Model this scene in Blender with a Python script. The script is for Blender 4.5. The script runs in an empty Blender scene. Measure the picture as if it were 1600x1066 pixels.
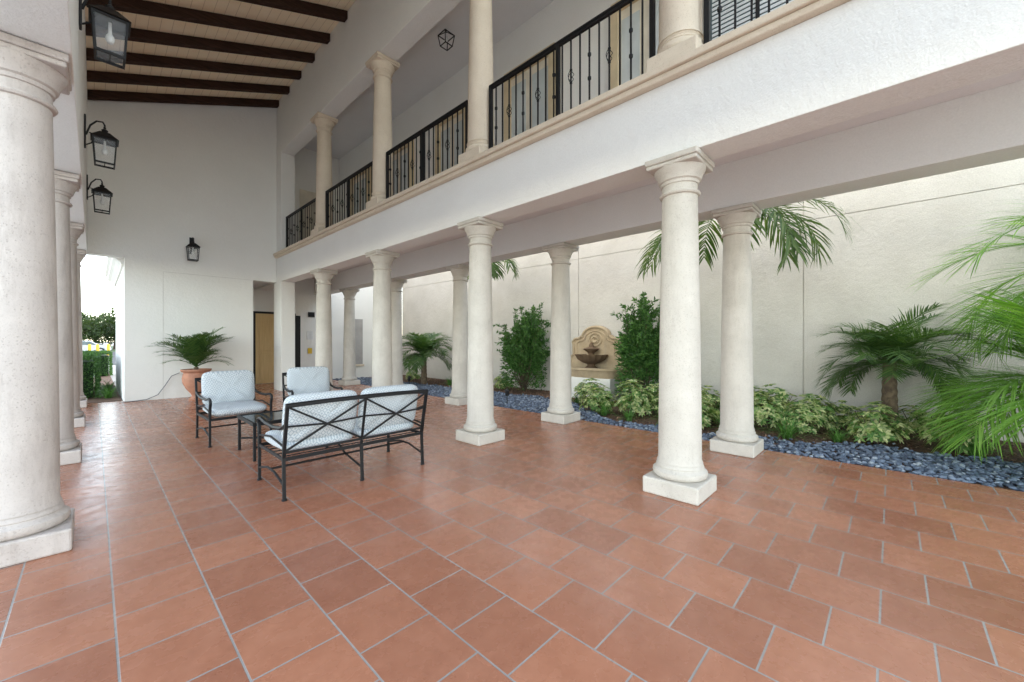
import bpy, math, random
import numpy as np
from mathutils import Vector, Matrix
R=math.radians
random.seed(7)
scene=bpy.context.scene
COL=scene.collection

# ---------------------------------------------------------------- materials
def nmat(name):
    m=bpy.data.materials.new(name); m.use_nodes=True
    nt=m.node_tree; b=nt.nodes['Principled BSDF']
    return m,nt,b
def N(nt,t,**kw):
    n=nt.nodes.new(t)
    for k,v in kw.items():
        if k in n.inputs: n.inputs[k].default_value=v
        else: setattr(n,k,v)
    return n
def c4(c): return (c[0],c[1],c[2],1)
def mathn(nt,op,a,b=None):
    n=nt.nodes.new('ShaderNodeMath'); n.operation=op
    for i,v in enumerate((a,b)):
        if v is None: continue
        if isinstance(v,(int,float)): n.inputs[i].default_value=v
        else: nt.links.new(v,n.inputs[i])
    return n.outputs[0]
def mixc(nt,f,a,b,mode='MIX'):
    n=nt.nodes.new('ShaderNodeMix'); n.data_type='RGBA'; n.blend_type=mode
    for i,v in ((0,f),(6,a),(7,b)):
        if isinstance(v,(int,float)): n.inputs[i].default_value=v
        elif isinstance(v,tuple): n.inputs[i].default_value=c4(v)
        else: nt.links.new(v,n.inputs[i])
    return n.outputs[2]
def ramp(nt,f,stops,interp='LINEAR'):
    n=nt.nodes.new('ShaderNodeValToRGB'); cr=n.color_ramp; cr.interpolation=interp
    while len(cr.elements)<len(stops): cr.elements.new(.5)
    for e,(p,c) in zip(cr.elements,stops):
        e.position=p; e.color=c4(c) if isinstance(c,tuple) else (c,c,c,1)
    nt.links.new(f,n.inputs[0]); return n.outputs[0]
def noise(nt,vec,scale,detail=4,rough=.55):
    n=N(nt,'ShaderNodeTexNoise'); n.inputs['Scale'].default_value=scale
    n.inputs['Detail'].default_value=detail; n.inputs['Roughness'].default_value=rough
    nt.links.new(vec,n.inputs['Vector']); return n.outputs['Fac']
def bumpn(nt,b,h,strength,dist=.01):
    n=N(nt,'ShaderNodeBump'); n.inputs['Strength'].default_value=strength; n.inputs['Distance'].default_value=dist
    nt.links.new(h,n.inputs['Height']); nt.links.new(n.outputs[0],b.inputs['Normal'])
def worldpos(nt): return N(nt,'ShaderNodeNewGeometry').outputs['Position']
def objco(nt): return N(nt,'ShaderNodeTexCoord').outputs['Object']

def simple(name,col,rough=.6,col2=None,scale=4,bump=0,bscale=40,dist=.01,metal=0,spec=.5,world=False):
    m,nt,b=nmat(name)
    v=worldpos(nt) if world else objco(nt)
    b.inputs['Roughness'].default_value=rough; b.inputs['Metallic'].default_value=metal
    b.inputs['Specular IOR Level'].default_value=spec
    if col2 is None: col2=tuple(x*.85 for x in col)
    f=noise(nt,v,scale)
    nt.links.new(ramp(nt,f,[(.35,col2),(.65,col)]),b.inputs['Base Color'])
    if bump: bumpn(nt,b,noise(nt,v,bscale),bump,dist)
    return m

def stucco(name,col,dirt,bump=.35,bs=14,fine=.10):
    m,nt,b=nmat(name); v=worldpos(nt)
    b.inputs['Roughness'].default_value=.9; b.inputs['Specular IOR Level'].default_value=.2
    f=noise(nt,v,1.1,5,.6)
    c=ramp(nt,f,[(.3,dirt),(.62,col)])
    f2=noise(nt,v,60,3)
    c=mixc(nt,fine,c,ramp(nt,f2,[(.3,.45),(.7,1.0)]),'MULTIPLY')
    nt.links.new(c,b.inputs['Base Color'])
    h=mathn(nt,'ADD',noise(nt,v,bs,6,.65),mathn(nt,'MULTIPLY',noise(nt,v,70,3),.35))
    bumpn(nt,b,h,bump,.02)
    return m
M_wall=stucco('white_stucco',(.88,.865,.82),(.85,.835,.79),.5)
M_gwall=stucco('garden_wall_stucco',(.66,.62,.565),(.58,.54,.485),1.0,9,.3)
M_ceil=stucco('ceiling_stucco',(.84,.82,.80),(.81,.79,.77),.2)
M_inner=stucco('upper_wall_stucco',(.92,.885,.82),(.89,.85,.78),.2)

def stone(name,c1,c2,pit,stain=.0,amt=1.0):
    m,nt,b=nmat(name); v=worldpos(nt)
    b.inputs['Roughness'].default_value=.85; b.inputs['Specular IOR Level'].default_value=.25
    c=ramp(nt,noise(nt,v,3.0,6,.65),[(.3,c2),(.68,c1)])
    if stain:
        mp=N(nt,'ShaderNodeMapping'); mp.inputs['Scale'].default_value=(5,5,.9); nt.links.new(v,mp.inputs[0])
        s=ramp(nt,noise(nt,mp.outputs[0],1.6,8,.7),[(.52,0.0),(.72,stain)])
        c=mixc(nt,s,c,(.30,.25,.22))
    sp=noise(nt,v,85,5,.75)
    spr=ramp(nt,sp,[(.54,0.0),(.68,1.0)])
    c=mixc(nt,mathn(nt,'MULTIPLY',spr,.45*amt),c,pit)
    vo=N(nt,'ShaderNodeTexVoronoi'); vo.inputs['Scale'].default_value=55; nt.links.new(v,vo.inputs['Vector'])
    pits=ramp(nt,vo.outputs['Distance'],[(.10,1.0),(.28,0.0)])
    pm=mathn(nt,'MULTIPLY',pits,ramp(nt,noise(nt,v,9,2),[(.42,0.0),(.56,1.0)]))
    c=mixc(nt,mathn(nt,'MULTIPLY',pm,.5*amt),c,pit)
    nt.links.new(c,b.inputs['Base Color'])
    h=mathn(nt,'SUBTRACT',mathn(nt,'MULTIPLY',noise(nt,v,50,5),.5),mathn(nt,'ADD',pm,mathn(nt,'MULTIPLY',spr,.4)))
    bumpn(nt,b,h,.55*amt,.006)
    return m
M_stone=stone('limestone',(.63,.585,.52),(.53,.49,.43),(.34,.30,.255),.25)
M_stoneU=stone('cream_limestone',(.76,.65,.51),(.68,.57,.44),(.48,.37,.25))
M_stoneL=stone('pinkish_limestone',(.60,.54,.495),(.50,.445,.41),(.32,.27,.24),.55,.75)

def tilemat():
    m,nt,b=nmat('terracotta_tile'); v=worldpos(nt)
    s=N(nt,'ShaderNodeSeparateXYZ'); nt.links.new(v,s.inputs[0])
    cb=N(nt,'ShaderNodeCombineXYZ')
    nt.links.new(mathn(nt,'ADD',s.outputs[1],20.1),cb.inputs[0]); nt.links.new(mathn(nt,'ADD',s.outputs[0],-.0725+.373*40),cb.inputs[1])
    def brick(a,c,mo):
        br=N(nt,'ShaderNodeTexBrick'); br.offset=.5; br.offset_frequency=2
        br.inputs['Scale'].default_value=1; br.inputs['Mortar Size'].default_value=.0050; br.inputs['Mortar Smooth'].default_value=.3
        br.inputs['Brick Width'].default_value=.373; br.inputs['Row Height'].default_value=.373
        br.inputs['Color1'].default_value=c4(a); br.inputs['Color2'].default_value=c4(c); br.inputs['Mortar'].default_value=c4(mo)
        nt.links.new(cb.outputs[0],br.inputs['Vector']); return br
    br=brick((.445,.188,.108),(.335,.134,.078),(.30,.28,.26))
    mott=noise(nt,v,6,10,.78)
    tint=ramp(nt,mott,[(.25,(.84,.80,.78)),(.5,(.98,.98,.98)),(.75,(1.14,1.22,1.28))])
    c=mixc(nt,1.0,br.outputs['Color'],tint,'MULTIPLY')
    big=ramp(nt,noise(nt,v,.7,3),[(.3,(.94,.93,.93)),(.7,(1.05,1.05,1.05))])
    c=mixc(nt,1.0,c,big,'MULTIPLY')
    c=mixc(nt,br.outputs['Fac'],c,mixc(nt,noise(nt,v,2.2,4),(.20,.185,.175),(.44,.42,.40)))
    nt.links.new(c,b.inputs['Base Color'])
    nt.links.new(ramp(nt,noise(nt,v,9,5),[(.3,.20),(.7,.34)]),b.inputs['Roughness'])
    h=mathn(nt,'SUBTRACT',mathn(nt,'MULTIPLY',noise(nt,v,14,5,.5),.4),mathn(nt,'MULTIPLY',br.outputs['Fac'],1.2))
    bumpn(nt,b,h,.35,.006)
    b.inputs['Specular IOR Level'].default_value=.5
    return m
M_tile=tilemat()

M_iron=simple('black_iron',(.009,.009,.010),.5,bump=.1,bscale=90,dist=.002,spec=.3)
M_bronze=simple('dark_bronze_metal',(.014,.013,.013),.5,spec=.3)
def woodmat(name,c1,c2,rough=.6,axis=0):
    m,nt,b=nmat(name); v=worldpos(nt); mp=N(nt,'ShaderNodeMapping')
    sc=[14,14,14]; sc[axis]=.9; mp.inputs['Scale'].default_value=sc; nt.links.new(v,mp.inputs[0])
    f=noise(nt,mp.outputs[0],2.2,6,.65)
    nt.links.new(ramp(nt,f,[(.3,c2),(.7,c1)]),b.inputs['Base Color']); b.inputs['Roughness'].default_value=rough
    bumpn(nt,b,f,.35,.006); return m
M_rafter=woodmat('dark_rafter_wood',(.065,.032,.021),(.022,.012,.008),.75,0)
M_rafter.node_tree.nodes['Principled BSDF'].inputs['Specular IOR Level'].default_value=.15
M_litwood=woodmat('lit_honey_wood',(.74,.53,.25),(.62,.42,.18),.45,2)  # bright tone puts the lit interior behind the doorway into the wood colour
def deckmat():
    m,nt,b=nmat('cream_roof_boards'); v=worldpos(nt)
    s=N(nt,'ShaderNodeSeparateXYZ'); nt.links.new(v,s.inputs[0])
    fr=mathn(nt,'FRACT',mathn(nt,'MULTIPLY',mathn(nt,'ADD',s.outputs[0],10),6.0))
    g=mathn(nt,'LESS_THAN',fr,.05)
    c=ramp(nt,noise(nt,v,2.5,4),[(.3,(.94,.78,.55)),(.7,(.97,.85,.65))])
    c=mixc(nt,mathn(nt,'MULTIPLY',g,.6),c,(.50,.37,.23)); nt.links.new(c,b.inputs['Base Color'])
    b.inputs['Roughness'].default_value=.7
    bumpn(nt,b,mathn(nt,'MULTIPLY',g,-1),.5,.006); return m
M_deck=deckmat()
def fabricmat():
    m,nt,b=nmat('trellis_fabric'); v=objco(nt)
    s=N(nt,'ShaderNodeSeparateXYZ'); nt.links.new(v,s.inputs[0])
    u=mathn(nt,'MULTIPLY',mathn(nt,'ADD',s.outputs[0],5),18)
    w=mathn(nt,'MULTIPLY',mathn(nt,'ADD',mathn(nt,'ADD',s.outputs[1],s.outputs[2]),5),18)
    a=mathn(nt,'ABSOLUTE',mathn(nt,'SUBTRACT',mathn(nt,'FRACT',u),.5))
    c=mathn(nt,'ABSOLUTE',mathn(nt,'SUBTRACT',mathn(nt,'FRACT',w),.5))
    d=mathn(nt,'FRACT',mathn(nt,'MULTIPLY',mathn(nt,'ADD',a,c),2.0))
    l=mathn(nt,'LESS_THAN',d,.40)
    col=mixc(nt,l,(.60,.625,.635),(.37,.42,.46)); nt.links.new(col,b.inputs['Base Color'])
    b.inputs['Roughness'].default_value=.95; b.inputs['Specular IOR Level'].default_value=.15
    bumpn(nt,b,noise(nt,v,6,4),.6,.04); return m
M_fabric=fabricmat()
def glassmat(name,col=(1,1,1),rough=.0,alpha=.15):
    m,nt,b=nmat(name)
    b.inputs['Base Color'].default_value=c4(col); b.inputs['Roughness'].default_value=rough+.03
    b.inputs['Alpha'].default_value=alpha; return m
M_glass=glassmat('clear_lantern_glass',(.85,.88,.9),.02,.14)
M_tglass=glassmat('table_glass',(.05,.065,.07),.02,.85)
M_win=simple('window_glass',(.16,.20,.21),.05,(.10,.14,.14),3)
M_winU=simple('pale_window_glass',(.66,.68,.66),.12,(.55,.58,.56),2)  # pale grey pane colour, varied by noise
M_blind=simple('white_blind',(.70,.71,.70),.6)
M_bulb=simple('bulb_glass',(.85,.85,.82),.25)
M_trim=simple('cream_door_trim',(.72,.57,.36),.6)
M_doorcream=simple('cream_door_paint',(.80,.71,.56),.5)
M_terra=simple('terracotta_pot_clay',(.50,.24,.15),.8,(.38,.18,.115),6,.3,30)
M_soil=simple('potting_soil',(.05,.03,.02),1)
M_foun=stone('fountain_sandstone',(.55,.43,.29),(.41,.31,.20),(.20,.14,.09),.35)
M_found=stone('wet_fountain_stone',(.20,.13,.08),(.12,.08,.05),(.05,.03,.02))
M_water=simple('fountain_water',(.03,.05,.05),.04)
M_trunk=simple('palm_trunk_bark',(.22,.16,.10),.95,(.10,.07,.05),12,.9,25,.03)
M_bark=simple('tree_bark',(.13,.09,.06),.95,(.07,.05,.04),8,.6,20,.02)
M_yellow=simple('yellow_paint',(.75,.48,.03),.5)
M_carpaint=simple('white_car_paint',(.6,.61,.62),.25)
M_rubber=simple('tyre_rubber',(.02,.02,.02),.8)
M_rim=simple('wheel_rim',(.5,.5,.52),.3,metal=.8)
M_white=simple('white_paper',(.8,.8,.78),.6)
M_cable=simple('grey_cable',(.16,.16,.17),.6)
M_joint=simple('joint_shadow',(.68,.66,.62),.9)

def leafmat(name,cols,trans=.35,rough=.45):
    m,nt,b=nmat(name)
    g=N(nt,'ShaderNodeNewGeometry')
    stops=[(i/max(1,len(cols)-1),c) for i,c in enumerate(cols)]
    c=ramp(nt,g.outputs['Random Per Island'],stops)
    nt.links.new(c,b.inputs['Base Color']); b.inputs['Roughness'].default_value=rough
    b.inputs['Specular IOR Level'].default_value=.4
    if trans<=0: return m
    t=N(nt,'ShaderNodeBsdfTranslucent')
    nt.links.new(mixc(nt,1.0,c,(1.3,1.35,.6),'MULTIPLY'),t.inputs[0])
    mx=N(nt,'ShaderNodeMixShader'); mx.inputs[0].default_value=trans
    nt.links.new(b.outputs[0],mx.inputs[1]); nt.links.new(t.outputs[0],mx.inputs[2])
    nt.links.new(mx.outputs[0],nt.nodes['Material Output'].inputs[0]); return m
L_palm=leafmat('palm_leaflets',[(.045,.105,.03),(.08,.16,.045),(.13,.22,.06)])
L_palmB=leafmat('bright_palm_leaflets',[(.09,.20,.03),(.16,.33,.055),(.27,.46,.10)],.45)
L_palmD=leafmat('hanging_palm_leaflets',[(.05,.10,.025),(.08,.14,.035),(.14,.19,.06)],.4)
L_shrub=leafmat('dense_shrub_leaves',[(.035,.095,.022),(.06,.15,.035),(.12,.25,.06)],.28)
L_var=leafmat('variegated_leaves',[(.06,.14,.035),(.12,.25,.06),(.32,.40,.14),(.62,.62,.34),(.09,.20,.05)],.3)
L_grass=leafmat('liriope_blades',[(.06,.15,.03),(.10,.24,.05),(.16,.31,.08)],.3)
L_hedge=leafmat('hedge_leaves',[(.03,.08,.018),(.05,.12,.028),(.08,.17,.04)],.3)
L_tree=leafmat('tree_leaves',[(.03,.05,.015),(.05,.08,.02),(.07,.11,.03)],.2)
def pebmat():
    m,nt,b=nmat('blue_grey_pebble')
    g=N(nt,'ShaderNodeNewGeometry')
    c=ramp(nt,g.outputs['Random Per Island'],[(0,(.04,.052,.078)),(.5,(.095,.125,.18)),(.85,(.17,.21,.28)),(1,(.34,.37,.41))])
    nt.links.new(c,b.inputs['Base Color']); b.inputs['Roughness'].default_value=.6
    return m
M_peb=pebmat()
M_chip=leafmat('bark_chips',[(.12,.06,.035),(.26,.14,.085),(.42,.28,.18)],.0,.9)
M_mulch=simple('mulch',(.18,.10,.06),1,(.07,.04,.028),20,.9,35,.04,world=True)
M_ground=simple('outdoor_ground',(.36,.34,.31),.95,(.30,.28,.26),.15,.3,8,world=True)
M_bounce=simple('pale_bounce_concrete',(.58,.56,.52),.9,(.50,.48,.45),.8,.3,40,world=True)
M_asph=simple('asphalt',(.08,.08,.082),.95,(.05,.05,.052),.6,.3,30,world=True)
M_lawn=simple('lawn_grass',(.06,.10,.025),1,(.035,.06,.015),3,.5,30,world=True)

# ---------------------------------------------------------------- mesh builder
class MB:
    def __init__(s): s.v=[]; s.f=[]
    def box(s,x0,x1,y0,y1,z0,z1):
        o=len(s.v)
        s.v+=[(x0,y0,z0),(x1,y0,z0),(x1,y1,z0),(x0,y1,z0),(x0,y0,z1),(x1,y0,z1),(x1,y1,z1),(x0,y1,z1)]
        s.f+=[tuple(o+i for i in q) for q in ((0,3,2,1),(4,5,6,7),(0,1,5,4),(1,2,6,5),(2,3,7,6),(3,0,4,7))]
        return s
    def prism(s,poly,a,b,axis='y'):
        o=len(s.v); n=len(poly)
        for t in (a,b):
            for p,q in poly: s.v.append((p,t,q) if axis=='y' else ((t,p,q) if axis=='x' else (p,q,t)))
        s.f.append(tuple(o+i for i in range(n))); s.f.append(tuple(o+n+i for i in reversed(range(n))))
        for i in range(n):
            j=(i+1)%n; s.f.append((o+i,o+n+i,o+n+j,o+j))
        return s
    def tube(s,pts,r,n=8,rot=0,closed=False):
        pts=[Vector(p) for p in pts]; k=len(pts); o=len(s.v)
        rr=r if isinstance(r,(list,tuple)) else [r]*k
        up=None
        for i,p in enumerate(pts):
            if closed: t=(pts[(i+1)%k]-pts[i-1]).normalized()
            elif i==0: t=(pts[1]-p).normalized()
            elif i==k-1: t=(p-pts[i-1]).normalized()
            else: t=((pts[i+1]-p).normalized()+(p-pts[i-1]).normalized()).normalized()
            if up is None:
                up=Vector((0,0,1)) if abs(t.z)<.9 else Vector((1,0,0))
            a=t.cross(up).normalized(); up=a.cross(t).normalized()
            for j in range(n):
                g=2*math.pi*(j+.5)/n+rot
                s.v.append(tuple(p+(a*math.cos(g)+up*math.sin(g))*rr[i]))
        m=k if closed else k-1
        for i in range(m):
            for j in range(n):
                a0=o+i*n+j; a1=o+i*n+(j+1)%n; b0=o+((i+1)%k)*n+j; b1=o+((i+1)%k)*n+(j+1)%n
                s.f.append((a0,a1,b1,b0))
        if not closed:
            s.f.append(tuple(o+j for j in reversed(range(n)))); s.f.append(tuple(o+(k-1)*n+j for j in range(n)))
        return s
    def lathe(s,prof,n=40,c=(0,0,0),flute=0,nf=0,caps=True,sx=1,sy=1):
        o=len(s.v)
        for r,z in prof:
            for j in range(n):
                g=2*math.pi*j/n; q=r*(1+flute*math.cos(nf*g))
                s.v.append((c[0]+q*math.cos(g)*sx,c[1]+q*math.sin(g)*sy,c[2]+z))
        for i in range(len(prof)-1):
            for j in range(n):
                s.f.append((o+i*n+j,o+i*n+(j+1)%n,o+(i+1)*n+(j+1)%n,o+(i+1)*n+j))
        if caps:
            s.f.append(tuple(o+j for j in reversed(range(n)))); s.f.append(tuple(o+(len(prof)-1)*n+j for j in range(n)))
        return s
    def obj(s,name,mat,parent=None,loc=(0,0,0),smooth=False,bevel=0,rot=None,segs=2):
        me=bpy.data.meshes.new(name); me.from_pydata(s.v,[],s.f); me.update()
        o=bpy.data.objects.new(name,me); COL.objects.link(o); me.materials.append(mat)
        if smooth:
            me.polygons.foreach_set('use_smooth',[True]*len(me.polygons)); me.set_sharp_from_angle(angle=R(38))
        o.location=loc
        if rot: o.rotation_euler=rot
        if parent: o.parent=parent
        if bevel:
            b=o.modifiers.new('bevel','BEVEL'); b.width=bevel; b.segments=segs; b.limit_method='ANGLE'; b.angle_limit=R(40)
        return o
def empty(name,loc,label,cat,rotz=0,group=None):
    e=bpy.data.objects.new(name,None); e.empty_display_size=.2; COL.objects.link(e)
    e.location=loc; e.rotation_euler=(0,0,rotz); e['label']=label; e['category']=cat
    if group: e['group']=group
    return e
def tag(o,label,cat,group=None):
    o['label']=label; o['category']=cat
    if group: o['group']=group
    return o
def copy_thing(root,loc,rotz=None,label=None,scale=None):
    def rec(o,par):
        c=o.copy(); COL.objects.link(c)
        if par: c.parent=par
        for ch in [x for x in kids.get(o.name,[])]: rec(ch,c)
        return c
    kids={}
    for o in bpy.data.objects:
        if o.parent: kids.setdefault(o.parent.name,[]).append(o)
    r=rec(root,None); r.location=loc
    if rotz is not None: r.rotation_euler=(0,0,rotz)
    if label: r['label']=label
    if scale: r.scale=scale
    return r
def structure(o): o['kind']='structure'; return o

# ---------------------------------------------------------------- ground
g=MB(); g.v=[(-900,-900,-.05),(900,-900,-.05),(900,900,-.05),(-900,900,-.05)]; g.f=[(0,1,2,3)]
structure(g.obj('ground',M_ground))
g=MB().box(-.75,5.95,-3.2,12.98,-.12,0); structure(g.obj('tile_floor',M_tile))
g=MB().box(2.4,5.95,12.98,15.0,-.12,0); structure(g.obj('gallery_floor',M_tile))
g=MB().box(-9,-.755,-14,13.25,-.2,-.015).box(-.755,12,-14,-4.25,-.2,-.015); structure(g.obj('bounce_slab',M_bounce))  # pale paving added, mostly out of view, to bounce sunlight into the hall
g=MB().box(5.952,9.0,-4.2,15.0,-.2,-.03); structure(g.obj('garden_bed',M_mulch))
g=MB().box(-6,.46,13.3,27,-.2,-.02); structure(g.obj('planting_bed',M_mulch))
g=MB(); g.v=[(-60,34,-.03),(60,34,-.03),(60,74,-.03),(-60,74,-.03)]; g.f=[(0,1,2,3)]; structure(g.obj('parking_lot',M_asph))
g=MB(); g.v=[(-90,75,-.03),(90,75,-.03),(90,160,-.03),(-90,160,-.03)]; g.f=[(0,1,2,3)]; structure(g.obj('lawn',M_lawn))
g=MB(); 
for i in range(8): g.box(-11+i*2.8,-10.9+i*2.8,60,65,-.03,-.022)
structure(g.obj('parking_lines',M_white))

# ---------------------------------------------------------------- building
SL=.376
def zr(x): return 6.80+SL*(x+.1)     # underside of deck
bld=empty('courtyard_building',(0,0,0),'white stucco two-storey courtyard building with open gallery and timber roof','building')
Y0=-2.6
MB().box(3.6,3.94,Y0,12.98,3.07,3.75).obj('beam',M_wall,bld,bevel=.006)
MB().box(3.6,3.94,12.982,15.0,3.07,3.75).obj('beam',M_wall,bld)
MB().box(5.45,5.85,Y0,15.0,3.07,3.75).obj('beam',M_wall,bld,bevel=.006)
MB().box(3.942,5.448,Y0,15.0,3.62,3.74).obj('gallery_ceiling',M_ceil,bld)
MB().box(3.53,4.06,Y0,12.69,3.752,3.81).box(3.50,4.09,Y0,12.692,3.81,3.875).obj('stone_ledge',M_stoneU,bld,bevel=.012)
MB().box(3.6,3.94,Y0,13.2,6.68,8.35).obj('upper_wall',M_wall,bld,bevel=.006)
MB().box(3.942,5.5,Y0,13.0,7.3,7.4).obj('upper_ceiling',M_ceil,bld)
MB().box(5.502,5.85,Y0,15.0,3.752,8.35).obj('upper_gallery_wall',M_inner,bld)
MB().box(3.96,5.5,13.0,13.2,3.76,7.3).obj('upper_end_wall',M_inner,bld)
MB().box(4.092,5.5,Y0,13.0,3.752,3.79).obj('upper_floor',M_tile,bld)
MB().box(3.3,6.3,Y0-.2,15.2,8.36,8.5).obj('upper_roof',M_wall,bld)
# end wall
pts=[(.48,0),(3.02,0),(3.02,3.07),(3.598,3.07),(3.598,zr(3.598)+.05),(-.6,zr(-.6)+.05),(-.6,3.32),(.48,3.32)]
MB().prism(pts,12.70,13.0).obj('end_wall',M_wall,bld,bevel=.006)
MB().box(3.6,3.96,12.32,12.98,0,3.068).obj('corner_pier',M_wall,bld,bevel=.008)
MB().box(3.6,3.96,12.32,12.98,3.88,6.678).obj('corner_pier',M_wall,bld,bevel=.008)
MB().box(1.15,3.02,12.694,12.699,3.065,3.073).box(1.145,1.153,12.694,12.699,0,3.064).obj('control_joint',M_joint,bld)
# left upper wall
MB().box(-.6,-.1,Y0,12.698,3.32,6.84).obj('arcade_wall',M_wall,bld,bevel=.006)
# roof deck + rafters
dk=MB().prism([(-.7,zr(-.7)),(3.598,zr(3.598)),(3.598,zr(3.598)+.12),(-.7,zr(-.7)+.12)],1.2,13.3).obj('roof',M_deck,bld)
y=12.56; first=None
while y>1.3:
    w=.075; d=.17
    if first is None:
        first=MB().prism([(-.098,zr(-.098)-d),(3.597,zr(3.597)-d),(3.597,zr(3.597)-.002),(-.098,zr(-.098)-.002)],-w,w).obj('rafter',M_rafter,dk,loc=(0,y,0),bevel=.008)
    else:
        c=first.copy(); COL.objects.link(c); c.parent=dk; c.location=(0,y,0)
    y-=.88
# gallery back parts
MB().box(2.4,9.0,15.0,15.25,-.1,4.6).obj('gallery_end_wall',M_wall,bld)
MB().box(2.2,2.398,13.0,15.2,-.1,3.4).obj('passage_wall',M_inner,bld)
MB().box(2.4,3.598,13.002,14.998,3.12,3.3).obj('passage_ceiling',M_ceil,bld)
MB().box(.48,2.19,13.002,18.0,-.1,3.3).obj('side_wall',M_wall,bld)
MB().prism([(.49,3.15),(.44,3.16),(.44,3.22),(.36,3.30),(.30,3.34),(.30,3.42),(.24,3.46),(.24,3.56),(.49,3.56)],13.0,18.2).obj('cornice',M_wall,bld)
def door(x0,x1,h,y,leaf):
    t=.07
    MB().box(x0-t,x0,y-.05,y-.002,0,h+t).box(x1,x1+t,y-.05,y-.002,0,h+t).box(x0,x1,y-.05,y-.002,h,h+t).obj('door_frame',M_bronze,bld)
    d=MB().box(x0,x1,y-.03,y-.004,0.01,h).obj('door',leaf,bld)
    m=MB()
    for (a,b) in ((.12,.95),(1.08,h-.15)):
        m.box(x0+.12,x1-.12,y-.042,y-.031,a,b)
    m.obj('door_panel',leaf,d,bevel=.006)
    MB().tube([(x1-.08,y-.03,1.0),(x1-.08,y-.09,1.0),(x1-.2,y-.09,1.0)],.012).obj('handle',M_bronze,d,smooth=True)
door(3.62,4.35,2.3,15.0,M_litwood)
MB().box(4.74,4.82,14.93,14.998,0,2.35).box(4.82,4.98,14.96,14.998,0,2.28).obj('door_frame',M_bronze,bld)  # wider strip is a dark sheet painted in for the unlit opening
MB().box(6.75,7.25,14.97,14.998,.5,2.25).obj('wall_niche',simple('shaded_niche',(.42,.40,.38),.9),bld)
MB().box(6.70,7.30,14.94,14.999,.42,.50).obj('niche_sill',M_stoneU,bld,bevel=.006)
for (x,z,w,h,mm,nm,lb) in ((5.30,1.45,.2,.3,M_white,'wall_notice','white paper notice fixed to the gallery wall'),(5.35,2.25,.22,.18,M_iron,'alarm_box','small black alarm box on the gallery wall'),(5.30,.95,.14,.2,M_yellow,'switch_plate','small yellow plate on the gallery wall')):
    tag(MB().box(-w/2,w/2,-.03,-.003,0,h).obj(nm,mm,None,(x,15.0,z),bevel=.004),lb,nm.replace('_',' '))
def updoor(yc,w,z0,z1,kind):
    x=5.50
    fr=M_trim if kind=='door' else M_bronze
    t=.13 if kind=='door' else .045
    root=MB().box(x-.04,x-.002,yc-w/2,yc+w/2,z0,z1).obj(kind if kind=='window' else 'door',M_win if kind=='window' else M_doorcream,bld)
    MB().box(x-.11,x-.003,yc-w/2-t,yc-w/2-.002,z0,z1+t).box(x-.11,x-.003,yc+w/2+.002,yc+w/2+t,z0,z1+t).box(x-.11,x-.003,yc-w/2,yc+w/2,z1+.002,z1+t).obj('frame',fr,root,bevel=.005)
    if kind=='window':
        m=MB(); zz=z0+.05
        while zz<z1-.02: m.box(x-.052,x-.045,yc-w/2+.04,yc+w/2-.04,zz,zz+.035); zz+=.055
        m.obj('blind',M_blind,root)
        MB().box(x-.07,x-.053,yc-.02,yc+.02,z0,z1).obj('mullion',fr,root)
    else:
        m=MB()
        for a in (-.5,.04):
            m.box(x-.05,x-.041,yc+a*w+.06,yc+(a+.46)*w-.02,z0+.1,z1-.15)
        m.obj('door_glass',M_winU,root)
updoor(1.15,1.1,4.9,6.55,'window'); updoor(2.55,.8,3.8,6.35,'door'); updoor(4.75,.95,3.8,6.35,'door')
updoor(7.0,.9,3.8,6.3,'door'); updoor(9.2,.95,3.8,6.3,'door'); updoor(11.4,.95,3.8,6.3,'door')
MB().box(4.3,5.15,12.95,12.998,3.8,6.0).obj('door',M_doorcream,bld)

# garden wall
gw=empty('garden_wall',(9.1,5,0),'tall textured cream stucco wall behind the planting bed','wall')
b=MB()
ys=[-4.2,1.17,6.1,11.0,15.0]
for i in range(4):
    for (za,zb) in ((-.2,3.6),(3.614,5.1)):  # unseen top raised to keep direct sun off the garden
        b.box(-.1,.15,ys[i]-5+.007,ys[i+1]-5-.007,za,zb)
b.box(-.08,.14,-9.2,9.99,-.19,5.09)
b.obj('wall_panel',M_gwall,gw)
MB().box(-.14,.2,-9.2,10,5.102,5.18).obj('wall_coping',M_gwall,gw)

# ---------------------------------------------------------------- columns
def column(h,mat,label,loc,group,pw=.25):
    e=empty('stone_column',loc,label,'column',group=group)
    MB().box(-pw,pw,-pw,pw,0,.15).obj('plinth',mat,e,bevel=.014)
    br=pw-.012
    MB().lathe([(br-.03,.15),(br-.008,.165),(br,.19),(br-.004,.215),(br-.03,.235),(br-.036,.245),(br-.03,.25),(br-.032,.262),(.195,.275),(.19,.285)],48).obj('base_moulding',mat,e,smooth=True)
    H=h; r0=.188; r1=.153
    prof=[(r0+.012,.285),(r0,.32)]
    for i in range(1,13):
        t=i/12; prof.append((r0+(r1-r0)*(t**1.4),.32+(H-.32-.34)*t))
    MB().lathe(prof,48).obj('shaft',mat,e,smooth=True)
    z=H-.34
    MB().lathe([(r1,z),(r1+.018,z+.006),(r1+.026,z+.02),(r1+.018,z+.034),(r1+.002,z+.04),(r1,z+.10),(r1+.012,z+.105),(r1+.014,z+.13),(r1+.03,z+.14),(r1+.036,z+.165),(r1+.05,z+.20),(r1+.066,z+.225),(r1+.07,z+.25)],48).obj('capital',mat,e,smooth=True)
    ca=MB()
    for (a,z0,z1) in ((.226,H-.092,H-.055),(.236,H-.055,H-.001)): ca.box(-a,a,-a,a,z0,z1)
    ca.obj('abacus',mat,e,bevel=.012)
    return e
US=[1.43+2.78*i for i in range(5)]
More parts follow.
